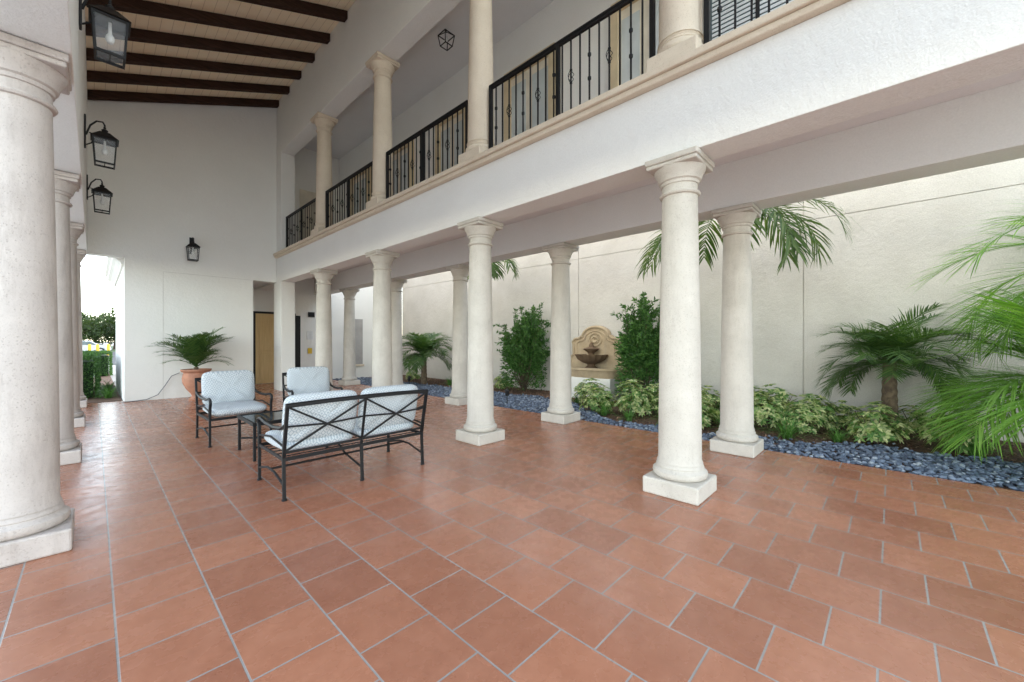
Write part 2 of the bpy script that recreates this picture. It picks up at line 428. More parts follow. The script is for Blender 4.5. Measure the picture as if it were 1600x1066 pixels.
A=column(3.07,M_stone,'pale limestone column with round base standing on the tile floor',(3.77,US[0],0),'columns carrying the gallery beam')
for u in US[1:4]: copy_thing(A,(3.77,u,0))
for u in US: copy_thing(A,(5.66,u if u<12 else 12.6,0),label='pale limestone column beside the pebble garden bed')
U=column(2.803,M_stoneU,'cream limestone column between balcony railings',(3.78,US[0],3.876),'columns of the upper balcony',pw=.23)
for u in US[1:4]: copy_thing(U,(3.78,u,3.876))
Lc=column(3.316,M_stoneL,'weathered pinkish limestone column of the open arcade',(-.35,US[1],0),'columns of the open arcade')
for u in US[2:4]: copy_thing(Lc,(-.35,u,0))
copy_thing(Lc,(-.35,12.5,0))

# ---------------------------------------------------------------- railings
def basket(m,z):
    for k in range(4):
        pts=[]
        for i in range(9):
            t=i/8; a=k*math.pi/2+t*math.pi; rr=.030*math.sin(math.pi*t)+.006
            pts.append((rr*math.cos(a),rr*math.sin(a),z-.07+.14*t))
        m.tube(pts,.004,5)
    m.lathe([(.008,-.085),(.016,-.08),(.016,-.065),(.008,-.06)],10,(0,0,z)); m.lathe([(.008,.06),(.016,.065),(.016,.08),(.008,.085)],10,(0,0,z))
def railing(y0,y1,proto=None):
    L=y1-y0
    e=empty('balcony_railing',(3.74,(y0+y1)/2,3.876),'black wrought iron balcony railing with basket balusters','railing',group='balcony railings')
    MB().box(-.025,.025,-L/2,L/2,.985,1.012).obj('handrail',M_iron,e,bevel=.006)
    MB().box(-.018,.018,-L/2,L/2,.09,.115).box(-.016,.016,-L/2,L/2,.955,.984).obj('bottom_rail',M_iron,e)
    for p in ([0] if L>1.5 else [])+[-L/2+.02,L/2-.02]:
        MB().box(-.022,.022,p-.022,p+.022,0,1.0).obj('post',M_iron,e)
    n=int(L/.118); meshes=BAL
    for i in range(1,n):
        y=-L/2+L*i/n
        if abs(y)<.04 and L>1.5: continue
        k=(1,0,2,0)[i%4]
        o=bpy.data.objects.new('baluster',meshes[k]); COL.objects.link(o); o.parent=e; o.location=(0,y,0)
BAL=[]
for k in range(3):
    m=MB().box(-.0075,.0075,-.0075,.0075,.116,.954)
    if k==1: basket(m,.53)
    if k==2:
        for z in (.40,.66): m.lathe([(.008,-.03),(.02,-.012),(.02,.012),(.008,.03)],10,(0,0,z))
    t=m.obj('baluster_source',M_iron,smooth=True); BAL.append(t.data); bpy.data.objects.remove(t)
bounds=[-1.35]+US[:4]+[12.32+.23]
for i in range(5): railing(bounds[i]+.23,bounds[i+1]-.23)

# ---------------------------------------------------------------- lanterns
def lantern(label,loc,rotz,s=1.0):
    e=empty('wall_lantern',loc,label,'lantern',rotz,group='black wall lanterns'); e.scale=(s,s,s)
    MB().box(.001,.02,-.05,.05,.18,.62).obj('wall_plate',M_bronze,e,bevel=.006)
    MB().tube([(.02,0,.36),(.06,0,.50),(.12,0,.58),(.18,0,.59),(.2,0,.55),(.2,0,.5)],.011,8).tube([(.02,0,.22),(.07,0,.26),(.10,0,.33),(.09,0,.39),(.05,0,.40)],.008,8).obj('arm',M_bronze,e,smooth=True)
    c=.2; wt=.115; wb=.095; z0=.0; z1=.33
    fr=MB()
    for (i,j) in ((-1,-1),(1,-1),(1,1),(-1,1)):
        fr.tube([(c+i*wb,j*wb,z0),(c+i*wt,j*wt,z1)],.012,4)
    for (w,z,r) in ((wb,z0,.016),(wt,z1,.018)):
        fr.tube([(c-w,-w,z),(c+w,-w,z),(c+w,w,z),(c-w,w,z)],r,4,closed=True)
    fr.tube([(c,-wb,.012),(c,wb,.012)],.006,4)
    fr.obj('cage',M_bronze,e)
    ro=MB(); ro.v=[(c-.14,-.14,z1+.01),(c+.14,-.14,z1+.01),(c+.14,.14,z1+.01),(c-.14,.14,z1+.01),(c-.05,-.05,z1+.11),(c+.05,-.05,z1+.11),(c+.05,.05,z1+.11),(c-.05,.05,z1+.11)]
    ro.f=[(0,3,2,1),(4,5,6,7),(0,1,5,4),(1,2,6,5),(2,3,7,6),(3,0,4,7)]
    ro.lathe([(.045,.11),(.03,.13),(.035,.15),(.012,.17),(.015,.19),(.004,.2)],14,(c,0,z1))
    ro.obj('lantern_cap',M_bronze,e)
    gl=MB(); a=wb-.004; b2=wt-.004
    gl.v=[(c-a,-a,z0+.01),(c+a,-a,z0+.01),(c+a,a,z0+.01),(c-a,a,z0+.01),(c-b2,-b2,z1-.01),(c+b2,-b2,z1-.01),(c+b2,b2,z1-.01),(c-b2,b2,z1-.01)]
    gl.f=[(0,1,5,4),(1,2,6,5),(2,3,7,6),(3,0,4,7)]
    gl.obj('glass_pane',M_glass,e)
    MB().lathe([(.012,.33),(.014,.23),(.016,.225),(.03,.20),(.033,.17),(.022,.14),(.005,.13)][::-1],16,(c,0,0)).obj('bulb',M_bulb,e,smooth=True)
    return e
l=lantern('black glass-paned lantern on a bracket high on the arcade wall',(-.1,5.6,4.20),0,1.05)
copy_thing(l,(-.1,8.4,4.0)); copy_thing(l,(-.1,11.17,3.93))
e=lantern('black glass-paned lantern on the tall end wall',(1.69,12.70,3.40),-math.pi/2,.95)
pe=empty('pendant_lantern',(4.6,6.1,6.98),'small black pendant lantern under the upper gallery ceiling','lantern')
m=MB()
for (i,j) in ((-1,-1),(1,-1),(1,1),(-1,1)): m.tube([(i*.08,j*.08,0),(i*.11,j*.11,.2)],.009,4); m.tube([(i*.11,j*.11,.2),(0,0,.27)],.007,4)
for (w,z) in ((.08,0),(.11,.2)): m.tube([(-w,-w,z),(w,-w,z),(w,w,z),(-w,w,z)],.011,4,closed=True)
m.tube([(0,0,.27),(0,0,.319)],.008,6); m.obj('cage',M_bronze,pe)
MB().lathe([(.005,.07),(.022,.08),(.033,.11),(.03,.14),(.014,.17),(.012,.24)],14).obj('bulb',M_bulb,pe,smooth=True)

# ---------------------------------------------------------------- furniture
def cushion(name,w,d,h,parent,loc,rot=(0,0,0),n=22,sag=0):
    m=MB(); k=n
    def sp(a,p): return math.copysign(abs(a)**p,a)
    rows=14
    for i in range(rows+1):
        ph=-math.pi/2+math.pi*i/rows
        for j in range(4*k//2):
            th=2*math.pi*j/(4*k//2)
            x=sp(math.cos(ph),.42)*sp(math.cos(th),.30); y=sp(math.cos(ph),.42)*sp(math.sin(th),.30); z=sp(math.sin(ph),.75)
            wr=.014*math.sin(9*x+3*y+loc[0]*5)*math.sin(7*y+loc[0])
            m.v.append((x*w/2,y*d/2,z*h/2*(1-.25*(x*x*x*x+y*y*y*y)/2)+wr*abs(z)))
    q=4*k//2
    for i in range(rows):
        for j in range(q):
            m.f.append((i*q+j,i*q+(j+1)%q,(i+1)*q+(j+1)%q,(i+1)*q+j))
    o=m.obj(name,M_fabric,parent,loc,rot=rot); 
    o.data.polygons.foreach_set('use_smooth',[True]*len(o.data.polygons))
    return o
def seat(name,W,label,cat,loc,rotz,panels,group=None):
    e=empty(name,loc,label,cat,rotz,group)
    D=.37; hw=W/2; r=.019
    def leg(x,y,tilt):
        MB().tube([(x,y+tilt,0),(x,y,.37)],.018,4,rot=0).lathe([(.022,0),(.022,.012),(.015,.02)],10,(x,y+tilt,0)).obj('leg',M_iron,e)
    leg(-hw,-D,0); leg(hw,-D,0); leg(-hw,D,.02); leg(hw,D,.02)
    if panels>1: leg(0,D,.02)
    f=MB()
    f.tube([(-hw,-D,.355),(hw,-D,.355),(hw,D,.355),(-hw,D,.355)],.020,4,closed=True)
    for x in (-hw,hw):
        f.tube([(x,-D,.37),(x,-D-.005,.5),(x,-D-.03,.575),(x,-D-.015,.615),(x,-D+.05,.63),(x,-.15,.605),(x,.1,.60),(x,.30,.62),(x,D+.045,.66)],.018,6)
        f.tube([(x,-D+.02,.46),(x,0,.50),(x,D+.01,.47)],.010,6)
        f.tube([(x,-D,.13),(x,-.1,.19),(x,.1,.19),(x,D+.01,.13)],.011,6)
    f.tube([(-hw,0,.195),(hw,0,.195)],.011,6)
    if panels>1: f.tube([(0,D+.015,.13),(0,.0,.195),(0,-D,.35)],.011,6)
    for i in range(1,6):
        f.tube([(-hw,-D+i*.123,.352),(hw,-D+i*.123,.352)],.006,4)
    f.obj('seat_frame',M_iron,e)
    def bp(x,t,o=0): return (x,D+.10*t+o,.37+.47*t)
    b=MB()
    xs=[-hw+W*i/panels for i in range(panels+1)]
    for i,x in enumerate(xs):
        b.tube([bp(x,0),bp(x,.5),bp(x,1.0)],.019 if i in (0,panels) else .014,4)
    b.tube([bp(-hw-.012,1.0),bp(-hw*.5,1.02),bp(0,1.025),bp(hw*.5,1.02),bp(hw+.012,1.0)],.021,6)
    b.tube([bp(-hw,.10),bp(hw,.10)],.014,4)
    for i in range(panels):
        a,c=xs[i],xs[i+1]; mid=(a+c)/2
        b.tube([bp(a,.98,.006),bp(mid,.55,.006),bp(c,.12,.006)],.012,4)
        b.tube([bp(c,.98,-.006),bp(mid,.55,-.006),bp(a,.12,-.006)],.012,4)
        b.tube([bp(a,.60),bp(mid,.555),bp(c,.60)],.009,6)
    b.obj('backrest',M_iron,e)
    cushion('seat_cushion',W-.05,.70,.15,e,(0,-.035,.44)) if panels==1 else [cushion('seat_cushion',W/2-.03,.70,.15,e,(sx*W/4,-.035,.44)) for sx in (-1,1)]
    cw=(W-.06)/panels
    for i in range(panels):
        if panels==1: cushion('back_cushion',cw,.50,.17,e,((xs[i]+xs[i+1])/2,.275,.71),rot=(R(80),0,0))
        else: cushion('back_cushion',cw,.46,.15,e,((xs[i]+xs[i+1])/2,.285,.69),rot=(R(79),0,0))
    return e
seat('loveseat',1.42,'black iron loveseat with pale blue patterned cushions and crossed back','sofa',(1.86,4.24,0),math.pi,2)
ch=seat('armchair',.72,'black iron armchair with pale blue trellis cushions','armchair',(1.40,6.88,0),R(2),1,'patio armchairs')
copy_thing(ch,(2.50,6.95,0),R(-8))
te=empty('coffee_table',(1.70,5.72,0),'low black iron coffee table with glass top','table')
f=MB().tube([(-.42,-.36,.43),(.42,-.36,.43),(.42,.36,.43),(-.42,.36,.43)],.028,4,closed=True)
f.tube([(-.40,-.34,.15),(.40,.34,.15)],.012,6).tube([(-.40,.34,.152),(.40,-.34,.152)],.012,6).obj('frame',M_iron,te)
for i in (-1,1):
    for j in (-1,1): MB().tube([(i*.41,j*.35,0),(i*.41,j*.35,.42)],.021,4).obj('leg',M_iron,te)
MB().box(-.41,.41,-.35,.35,.432,.442).obj('glass_top',M_tglass,te)

# ---------------------------------------------------------------- foliage helpers
rnd=random.Random(3)
def frond(m,o,az,el0,L,droop,leafL,leafW,n,stalk=.15,ldroop=.5,fwd=.6,rm=None,twist=0):
    o=Vector(o); p=o.copy(); steps=26; pts=[p.copy()]; tans=[]
    for i in range(steps):
        t=i/steps; el=el0-droop*(t**1.35)
        az2=az+twist*t; h=Vector((math.cos(az2),math.sin(az2),0))
        d=h*math.cos(el)+Vector((0,0,1))*math.sin(el)
        p=p+d*(L/steps); pts.append(p.copy()); tans.append(d)
    tans.append(tans[-1])
    if rm is not None: rm.tube(pts[::2],[.011*(1-.8*i/13)*max(.7,L/1.4) for i in range(len(pts[::2]))],5)
    for i in range(n):
        t=stalk+(1-stalk)*(i+rnd.random()*.6)/n
        if t>=1: continue
        fi=t*steps; a=int(fi); b=min(a+1,steps); q=pts[a].lerp(pts[b],fi-a); T=tans[a]
        side=T.cross(Vector((0,0,1)))
        if side.length<.05: side=Vector((-math.sin(az),math.cos(az),0))
        side.normalize(); up=side.cross(T).normalized()
        s=(t-stalk)/(1-stalk)
        ll=leafL*(.35+1.0*math.sin(math.pi*min(1,.12+s*.82))**.7)*(.85+.3*rnd.random())
        for sg in (-1,1):
            f=fwd+.35*s+rnd.uniform(-.12,.12)
            d=(side*sg*math.cos(f)+T*math.sin(f)+up*rnd.uniform(.0,.35)).normalized()
            k=len(m.v); cur=q.copy(); dd=d.copy(); wv=dd.cross(up).normalized()
            if wv.length<.1: wv=T
            segs=4; 
            for j in range(segs+1):
                w=leafW*(.55 if j==0 else (1,.95,.7,.06)[j-1])
                m.v.append(tuple(cur-wv*w/2)); m.v.append(tuple(cur+wv*w/2))
                dd=(dd+Vector((0,0,-1))*ldroop*(.12+.25*j/segs)).normalized()
                cur=cur+dd*ll/segs
            for j in range(segs): m.f.append((k+2*j,k+2*j+1,k+2*j+3,k+2*j+2))
def palm(name,label,loc,trunk_h,trunk_r,fr,mat,cat='palm tree',lean=(0,0)):
    e=empty(name,loc,label,cat)
    if trunk_h>0:
        n=int(trunk_h/.06)
        tm=MB(); pts=[];rr=[]
        for i in range(n+1):
            t=i/n; pts.append((lean[0]*t*t,lean[1]*t*t,trunk_h*t)); rr.append(trunk_r*(1.15-.3*t)*(1+.10*(i%2)))
        tm.tube(pts,rr,12); tm.obj('trunk',M_trunk,e,smooth=True)
    m=MB(); rm=MB()
    for f in fr: frond(m,(lean[0],lean[1],trunk_h),rm=rm,**f)
    m.obj('crown',mat,e)
    rm.obj('frond_stalks',mat,e,smooth=True)
    return e
def frset(n,L,el=(0,1.3),droop=1.4,leafL=.25,leafW=.018,nl=36,azr=(0,2*math.pi),**kw):
    out=[]
    for i in range(n):
        az=azr[0]+(azr[1]-azr[0])*((i*.618)%1)+rnd.uniform(-.1,.1)
        out.append(dict(az=az,el0=rnd.uniform(*el),L=L*rnd.uniform(.8,1.1),droop=droop*rnd.uniform(.8,1.2),leafL=leafL,leafW=leafW,n=nl,twist=rnd.uniform(-.25,.25),**kw))
    return out
pp=empty('terracotta_urn',(1.68,12.0,0),'round terracotta urn standing against the end wall','pot'); pp.scale=(.80,.80,.90)
MB().lathe([(.17,0),(.185,.03),(.13,.07),(.10,.12),(.13,.17),(.24,.30),(.32,.46),(.335,.58),(.31,.68),(.295,.72),(.34,.745),(.37,.78),(.37,.81),(.32,.815),(.29,.78),(.28,.74)],40,caps=False).obj('urn_body',M_terra,pp,smooth=True)
MB().lathe([(.001,.74),(.29,.74)],30,caps=False).obj('soil',M_soil,pp)
palm('potted_palm','green feather palm growing in the terracotta urn',(1.68,12.0,.62),.16,.05,frset(30,1.05,(1.0,1.54),1.25,.17,.02,26,ldroop=.3)+frset(14,.75,(.5,1.1),1.3,.16,.02,20,ldroop=.3),L_palm,'plant')
palm('date_palm','pygmy date palm with feathery fronds beside the wall',(7.6,11.3,-.03),.95,.09,frset(50,1.2,(.0,1.4),1.4,.26,.020,34),L_palm)
palm('date_palm','green pygmy date palm with arching fronds near the wall',(8.3,.02,-.03),1.1,.09,frset(44,1.08,(-.1,1.4),1.35,.25,.014,46,ldroop=.3),L_palm)
hf=[]
for az,el,L,dr in ((-1.75,.25,1.9,1.7),(-1.2,.15,1.7,1.8),(-2.2,.0,1.7,1.7),(-.6,.2,1.6,1.9),(-2.8,.2,1.5,1.9),(1.35,.2,1.9,1.5),(1.8,.05,1.8,1.5),(2.4,.1,1.6,1.8),(.7,.4,1.6,2.0),(1.6,.9,1.7,1.6),(-1.5,.8,1.8,1.7),(-1.9,-.2,1.5,1.2)):
    hf.append(dict(az=az,el0=el,L=L,droop=dr,leafL=.44,leafW=.032,n=26,ldroop=.95,twist=rnd.uniform(-.2,.2)))
palm('tall_palm','tall palm whose drooping fronds hang below the gallery beam',(7.3,1.95,-.03),3.60,.08,hf,L_palmD)
palm('tall_palm','tall palm with drooping fronds behind the gallery columns',(7.5,8.1,-.03),3.78,.08,[dict(d,L=d['L']*.68,n=18,leafL=.34) for d in hf],L_palmD)
palm('bright_palm','bright green palm clump with long leaflets spilling over the pebbles',(6.95,-1.38,-.03),1.0,.08,frset(40,1.2,(-.35,1.25),1.3,.50,.015,44,ldroop=.38,fwd=.75),L_palmB)
palm('tall_palm','palm with long thin arching fronds beside the pebble bed',(7.5,-1.95,-.03),2.3,.09,frset(22,1.9,(-.2,1.2),1.5,.5,.016,40,ldroop=.4,fwd=.75),L_palmB)

def leafball(m,shape,n,ls,wid=.35,up=.3,curl=0):
    for _ in range(n):
        p,nm=shape()
        d=(nm+Vector((rnd.uniform(-1,1),rnd.uniform(-1,1),rnd.uniform(-1,1)))*.8+Vector((0,0,up))).normalized()
        s=d.cross(Vector((rnd.uniform(-1,1),rnd.uniform(-1,1),rnd.uniform(-1,1)))).normalized()
        l=ls*rnd.uniform(.6,1.25); w=l*wid; k=len(m.v); nn=s.cross(d)
        m.v+=[tuple(p),tuple(p+d*l*.45+s*w/2+nn*w*.15),tuple(p+d*l-nn*l*.12),tuple(p+d*l*.45-s*w/2+nn*w*.15)]
        m.f.append((k,k+1,k+2)); m.f.append((k,k+2,k+3))
def tall_shrub(loc,h,w,label):
    e=empty('evergreen_shrub',loc,label,'shrub',group='clipped evergreen shrubs')
    st=MB(); lf=MB()
    br=[]
    for i in range(60):
        a=rnd.uniform(0,6.28); rr=w/2*rnd.uniform(.1,.85); hh=h*rnd.uniform(.45,1.0)*(1-.10*rr/(w/2))
        mid=Vector((rr*.6*math.cos(a),rr*.6*math.sin(a),hh*.4)); top=Vector((rr*math.cos(a+.3),rr*math.sin(a+.3),hh))
        st.tube([(0,0,0),tuple(mid),tuple(top)],[.014,.009,.004],5); br.append((mid,top))
        for _ in range(5):
            q=mid.lerp(top,rnd.random()); dr=Vector((math.cos(a+rnd.uniform(-1.2,1.2)),math.sin(a+rnd.uniform(-1.2,1.2)),rnd.uniform(-.1,.9))).normalized()
            br.append((q,q+dr*rnd.uniform(.15,.36)))
    for (a0,b0) in br:
        n=int((b0-a0).length/.0085); d=(b0-a0).normalized()
        def sh():
            p=a0.lerp(b0,rnd.uniform(.1,1.03)); nm=Vector((rnd.uniform(-1,1),rnd.uniform(-1,1),rnd.uniform(-.3,.6))).normalized()
            return p+nm*.01,(nm+d*.5)
        leafball(lf,sh,n,.09,.36,.1)
    def sk():
        a=rnd.uniform(0,6.28); z=rnd.uniform(.05,.6)*h; r=w/2*rnd.uniform(.4,.85)
        nm=Vector((math.cos(a),math.sin(a),.2)); return Vector((r*math.cos(a),r*math.sin(a),z)),nm
    leafball(lf,sk,2600,.09,.36,.1)
    st.obj('trunk',M_bark,e); lf.obj('crown',L_shrub,e)
tall_shrub((8.35,7.5,-.03),2.45,1.45,'tall dense evergreen shrub beside the wall fountain')
tall_shrub((8.3,4.0,-.03),2.6,1.2,'tall dense evergreen shrub beside the wall fountain')

def var_shrub_mesh(w,h,seed):
    lf=MB(); r=random.Random(seed)
    for i in range(130):
        a=r.uniform(0,6.28); ph=math.acos(r.uniform(0.0,1)); rad=r.uniform(.55,1.0)
        c=Vector((w/2*rad*math.sin(ph)*math.cos(a),w/2*rad*math.sin(ph)*math.sin(a),.05+h*.85*rad*math.cos(ph)+.04))
        ax=Vector((math.sin(ph)*math.cos(a)+r.uniform(-.3,.3),math.sin(ph)*math.sin(a)+r.uniform(-.3,.3),math.cos(ph)+.5)).normalized()
        s1=ax.cross(Vector((0,0,1)) if abs(ax.z)<.9 else Vector((1,0,0))).normalized(); s2=ax.cross(s1)
        nl=r.choice((6,7,8)); l=r.uniform(.055,.10)
        for j in range(nl):
            g=2*math.pi*j/nl; d=(s1*math.cos(g)+s2*math.sin(g)+ax*.25).normalized(); s=ax.cross(d).normalized(); wd=l*.42
            k=len(lf.v)
            lf.v+=[tuple(c),tuple(c+d*l*.5+s*wd/2),tuple(c+d*l-ax*l*.2),tuple(c+d*l*.5-s*wd/2)]
            lf.f+= [(k,k+1,k+2,k+3)]
    return lf
srcs=[]
VP=[(7.75,-.6),(7.45,.15),(8.1,.55),(7.5,1.0),(8.05,1.45),(7.5,1.95),(8.0,2.4),(7.35,2.8),(7.9,3.2),(7.15,3.6),(7.0,4.25),(7.7,4.9),(8.5,-.3),(8.5,1.9),(8.45,2.9),(8.3,8.3),(8.0,9.6),(8.0,12.6),(6.85,2.35),(7.9,.9),(7.6,1.5),(7.5,3.3),(7.3,2.3)]
for i,(x,yy) in enumerate(VP):
    if i<4:
        e=empty('variegated_shrub',(x,yy,-.03),'low variegated shrub with yellow and green leaves in mulch','shrub',rnd.uniform(0,6),'low variegated shrubs')
        var_shrub_mesh(.68,.58,i).obj('foliage',L_var,e)
        sm=MB()
        for q in range(7):
            a=q*.9; sm.tube([(0,0,0),(.12*math.cos(a),.12*math.sin(a),.2),(.22*math.cos(a),.22*math.sin(a),.42)],[.01,.007,.003],5)
        sm.obj('stem',M_bark,e); srcs.append(e)
        e.scale=[rnd.uniform(.85,1.1)]*3
    else:
        s=rnd.uniform(.8,1.25); copy_thing(srcs[i%4],(x,yy,-.03),rnd.uniform(0,6),scale=(s,s,s*rnd.uniform(.85,1.15)))
def grass_mesh(n,L):
    m=MB()
    for i in range(n):
        a=rnd.uniform(0,6.28); el=rnd.uniform(.5,1.45); p=Vector((rnd.uniform(-.05,.05),rnd.uniform(-.05,.05),0)); l=L*rnd.uniform(.6,1.1)
        h=Vector((math.cos(a),math.sin(a),0)); sd=Vector((-h.y,h.x,0)); k=len(m.v)
        for j in range(5):
            w=.012*(1,1,.9,.6,.05)[j]; m.v+=[tuple(p-sd*w/2),tuple(p+sd*w/2)]
            e2=el-1.5*(j/4)**1.2; p=p+(h*math.cos(e2)+Vector((0,0,1))*math.sin(e2))*l/4
        for j in range(4): m.f.append((k+2*j,k+2*j+1,k+2*j+3,k+2*j+2))
    return m
gs=tag(grass_mesh(110,.48).obj('grass_clump',L_grass,None,(7.0,1.1,-.03)),'clump of arching green lilyturf blades in mulch','plant','lilyturf clumps')
for (x,yy) in ((7.25,.55),(6.85,1.75),(6.65,2.75),(6.6,3.4),(6.75,4.0),(7.5,-.75),(7.6,5.2),(7.9,10.3),(7.8,9.0),(7.7,2.4),(7.9,.05)):
    c=gs.copy(); COL.objects.link(c); c.location=(x,yy,-.03); c.rotation_euler=(0,0,rnd.uniform(0,6)); s=rnd.uniform(.65,1.0); c.scale=(s,s,s)

def ico(sub):
    import bmesh
    bm=bmesh.new(); bmesh.ops.create_icosphere(bm,subdivisions=sub,radius=1)
    V=np.array([v.co[:] for v in bm.verts]); F=np.array([[v.index for v in f.verts] for f in bm.faces]); bm.free(); return V,F
rs=np.random.RandomState(5)
eu=[-4.2,0,1.1,2.3,3.9,4.9,6,9,12,15]; ev=[7.3,7.3,6.75,6.35,6.4,7.35,7.75,7.5,7.3,7.2]
def pebbles(n):
    V,F=ico(2); P=[]
    while len(P)<n:
        yy=rs.uniform(-2.2,14.8); x=rs.uniform(5.97,7.9); ed=np.interp(yy,eu,ev)+.08*math.sin(yy*5)
        if x<ed: P.append((x,yy))
        elif rs.rand()<.02 and x<ed+.25: P.append((x,yy))
    P=np.array(P); vs=[];
    for (x,yy) in P:
        s=rs.uniform(.5,1.0); sc=np.array([.038*s*rs.uniform(.8,1.2),.027*s,.018*s*rs.uniform(.8,1.3)])
        a=rs.uniform(0,6.28); t=rs.normal(0,.28); ca,sa=math.cos(a),math.sin(a); ct,stt=math.cos(t),math.sin(t)
        Q=V*sc; Q=np.stack([Q[:,0]*ct-Q[:,2]*stt,Q[:,1],Q[:,0]*stt+Q[:,2]*ct],1)
        Q=np.stack([Q[:,0]*ca-Q[:,1]*sa,Q[:,0]*sa+Q[:,1]*ca,Q[:,2]],1)
        x=max(x,5.955+.045)
        Q+= np.array([x,yy,-.02+rs.uniform(0,.03)]); vs.append(Q)
    VV=np.concatenate(vs); FF=np.concatenate([F+i*len(V) for i in range(len(P))])
    me=bpy.data.meshes.new('pebbles'); me.vertices.add(len(VV)); me.vertices.foreach_set('co',VV.astype(np.float32).ravel())
    me.loops.add(FF.size); me.loops.foreach_set('vertex_index',FF.ravel().astype(np.int32))
    me.polygons.add(len(FF)); me.polygons.foreach_set('loop_start',np.arange(0,FF.size,3,dtype=np.int32))
    me.update(calc_edges=True); me.validate()
    me.polygons.foreach_set('use_smooth',np.ones(len(FF),dtype=bool))
    o=bpy.data.objects.new('pebbles',me); COL.objects.link(o); me.materials.append(M_peb); o['kind']='stuff'; return o
pebbles(12500)
m=MB()
for i in range(14000):
    yy=rnd.uniform(-2.5,14.8); x=rnd.uniform(6.0,8.95)
    if x<np.interp(yy,eu,ev)+.03: continue
    a=rnd.uniform(0,3.14); l=rnd.uniform(.02,.06); w=rnd.uniform(.006,.016); z=-.03+rnd.uniform(.002,.03)
    dx,dy=math.cos(a)*l/2,math.sin(a)*l/2; ex,ey=-math.sin(a)*w/2,math.cos(a)*w/2; t=rnd.uniform(-.012,.012)
    k=len(m.v); m.v+=[(x-dx-ex,yy-dy-ey,z-t),(x+dx-ex,yy+dy-ey,z+t),(x+dx+ex,yy+dy+ey,z+t+.004),(x-dx+ex,yy-dy+ey,z-t+.004)]; m.f.append((k,k+1,k+2,k+3))
o=m.obj('bark_mulch',M_chip); o['kind']='stuff'

pl=empty('path_light',(6.35,6.2,-.02),'small black path light standing among the pebbles','garden light',group='garden path lights')
MB().lathe([(.012,0),(.012,.22)],10).obj('stake',M_bronze,pl)
MB().lathe([(.035,.2),(.045,.22),(.045,.30),(.065,.31),(.02,.35),(.01,.36)],16).obj('lamp_head',M_bronze,pl,smooth=True)
copy_thing(pl,(6.6,10.6,-.02))

# ---------------------------------------------------------------- fountain (against wall x=9, faces -X)
fo=empty('wall_fountain',(8.99,5.5,0),'tan carved stone wall fountain with shell bowl and curved basin','fountain'); fo.scale=(1.1,1.13,1.0)
MB().box(-.62,-.005,-.66,.66,-.05,.5).obj('pedestal',M_wall,fo,bevel=.01)
def halfbasin(w,d,z0,z1,th):
    m=MB(); n=24; out=[];inn=[]
    for i in range(n+1):
        a=math.pi*i/n; sy=math.copysign(abs(math.cos(a))**.6,math.cos(a)); sx=abs(math.sin(a))**.6
        out.append((-.005-d*sx,w/2*sy)); inn.append((-.005-(d-th)*sx,(w/2-th)*sy))
    k=n+1
    lv=[(out,z0,.86),(out,z0+.05,.92),(out,(z0+z1)/2,.95),(out,z1-.06,1.0),(out,z1-.05,1.05),(out,z1,1.05),(inn,z1,1),(inn,z0+.1,.95)]
    for (pl_,z,s) in lv:
        for (x,y_) in pl_: m.v.append((x*s,y_*s,z))
    for l in range(len(lv)-1):
        for i in range(n): m.f.append((l*k+i,l*k+i+1,(l+1)*k+i+1,(l+1)*k+i))
    return m
halfbasin(1.55,.66,.42,.74,.08).obj('basin',M_foun,fo,smooth=True)
w=MB(); n=24
w.v.append((-.01,0,.68)); 
for i in range(n+1):
    a=math.pi*i/n; w.v.append((-.01-.575*abs(math.sin(a))**.6,.69*math.copysign(abs(math.cos(a))**.6,math.cos(a)),.68))
for i in range(n): w.f.append((0,1+i,2+i))
w.obj('water',M_water,fo)
half=[(.80,.60),(.83,.80),(.80,.95),(.74,1.0),(.66,1.02),(.62,1.06),(.62,1.34),(.64,1.40),(.60,1.47),(.52,1.50),(.45,1.50),(.42,1.53),(.39,1.56)]
for i in range(7):
    a=i/7*math.pi/2; half.append((.36*math.cos(a),1.55+.25*math.sin(a)))
poly=[(y_,z) for y_,z in half]+[(0,1.80)]+[(-y_,z) for y_,z in reversed(half)]
MB().prism(poly,-.11,-.003,'x').obj('back_panel',M_foun,fo,bevel=.015)
bd=MB(); bd.tube([(-.115,y_*.95,.60+(z-.60)*.965) for y_,z in poly],.030,8); bd.tube([(-.115,y_*.78,.62+(z-.60)*.86) for y_,z in poly[5:-5]],.016,8)
for sg in (-1,1):
    bd.tube([(-.12,sg*(.70+.07*math.cos(t)*(1-t/9)),.88+.07*math.sin(t)*(1-t/9)) for t in [k*.6 for k in range(13)]],.016,6)
bd.obj('panel_border',M_foun,fo,smooth=True)
md=MB(); md.tube([(-.12,.16*math.cos(a),1.44+.16*math.sin(a)) for a in [k*math.pi/12 for k in range(24)]],.024,8,closed=True)
for k in range(10):
    a=k*math.pi/5; md.tube([(-.115,.02*math.cos(a),1.44+.02*math.sin(a)),(-.14,.07*math.cos(a),1.44+.07*math.sin(a)),(-.115,.12*math.cos(a),1.44+.12*math.sin(a))],[.012,.026,.012],6)
md.obj('medallion',M_foun,fo,smooth=True)
MB().lathe([(.12,.66),(.14,.72),(.08,.78),(.09,.82),(.19,.86),(.30,.94),(.35,1.04),(.36,1.06),(.31,1.06),(.22,1.0)],48,(-.28,0,0),flute=.05,nf=16).obj('shell_bowl',M_found,fo,smooth=True)
MB().lathe([(.05,1.0),(.07,1.1),(.13,1.15),(.18,1.2),(.15,1.22),(.06,1.25),(.05,1.30),(.02,1.36)],24,(-.28,0,0),flute=.06,nf=8).obj('upper_bowl',M_found,fo,smooth=True)

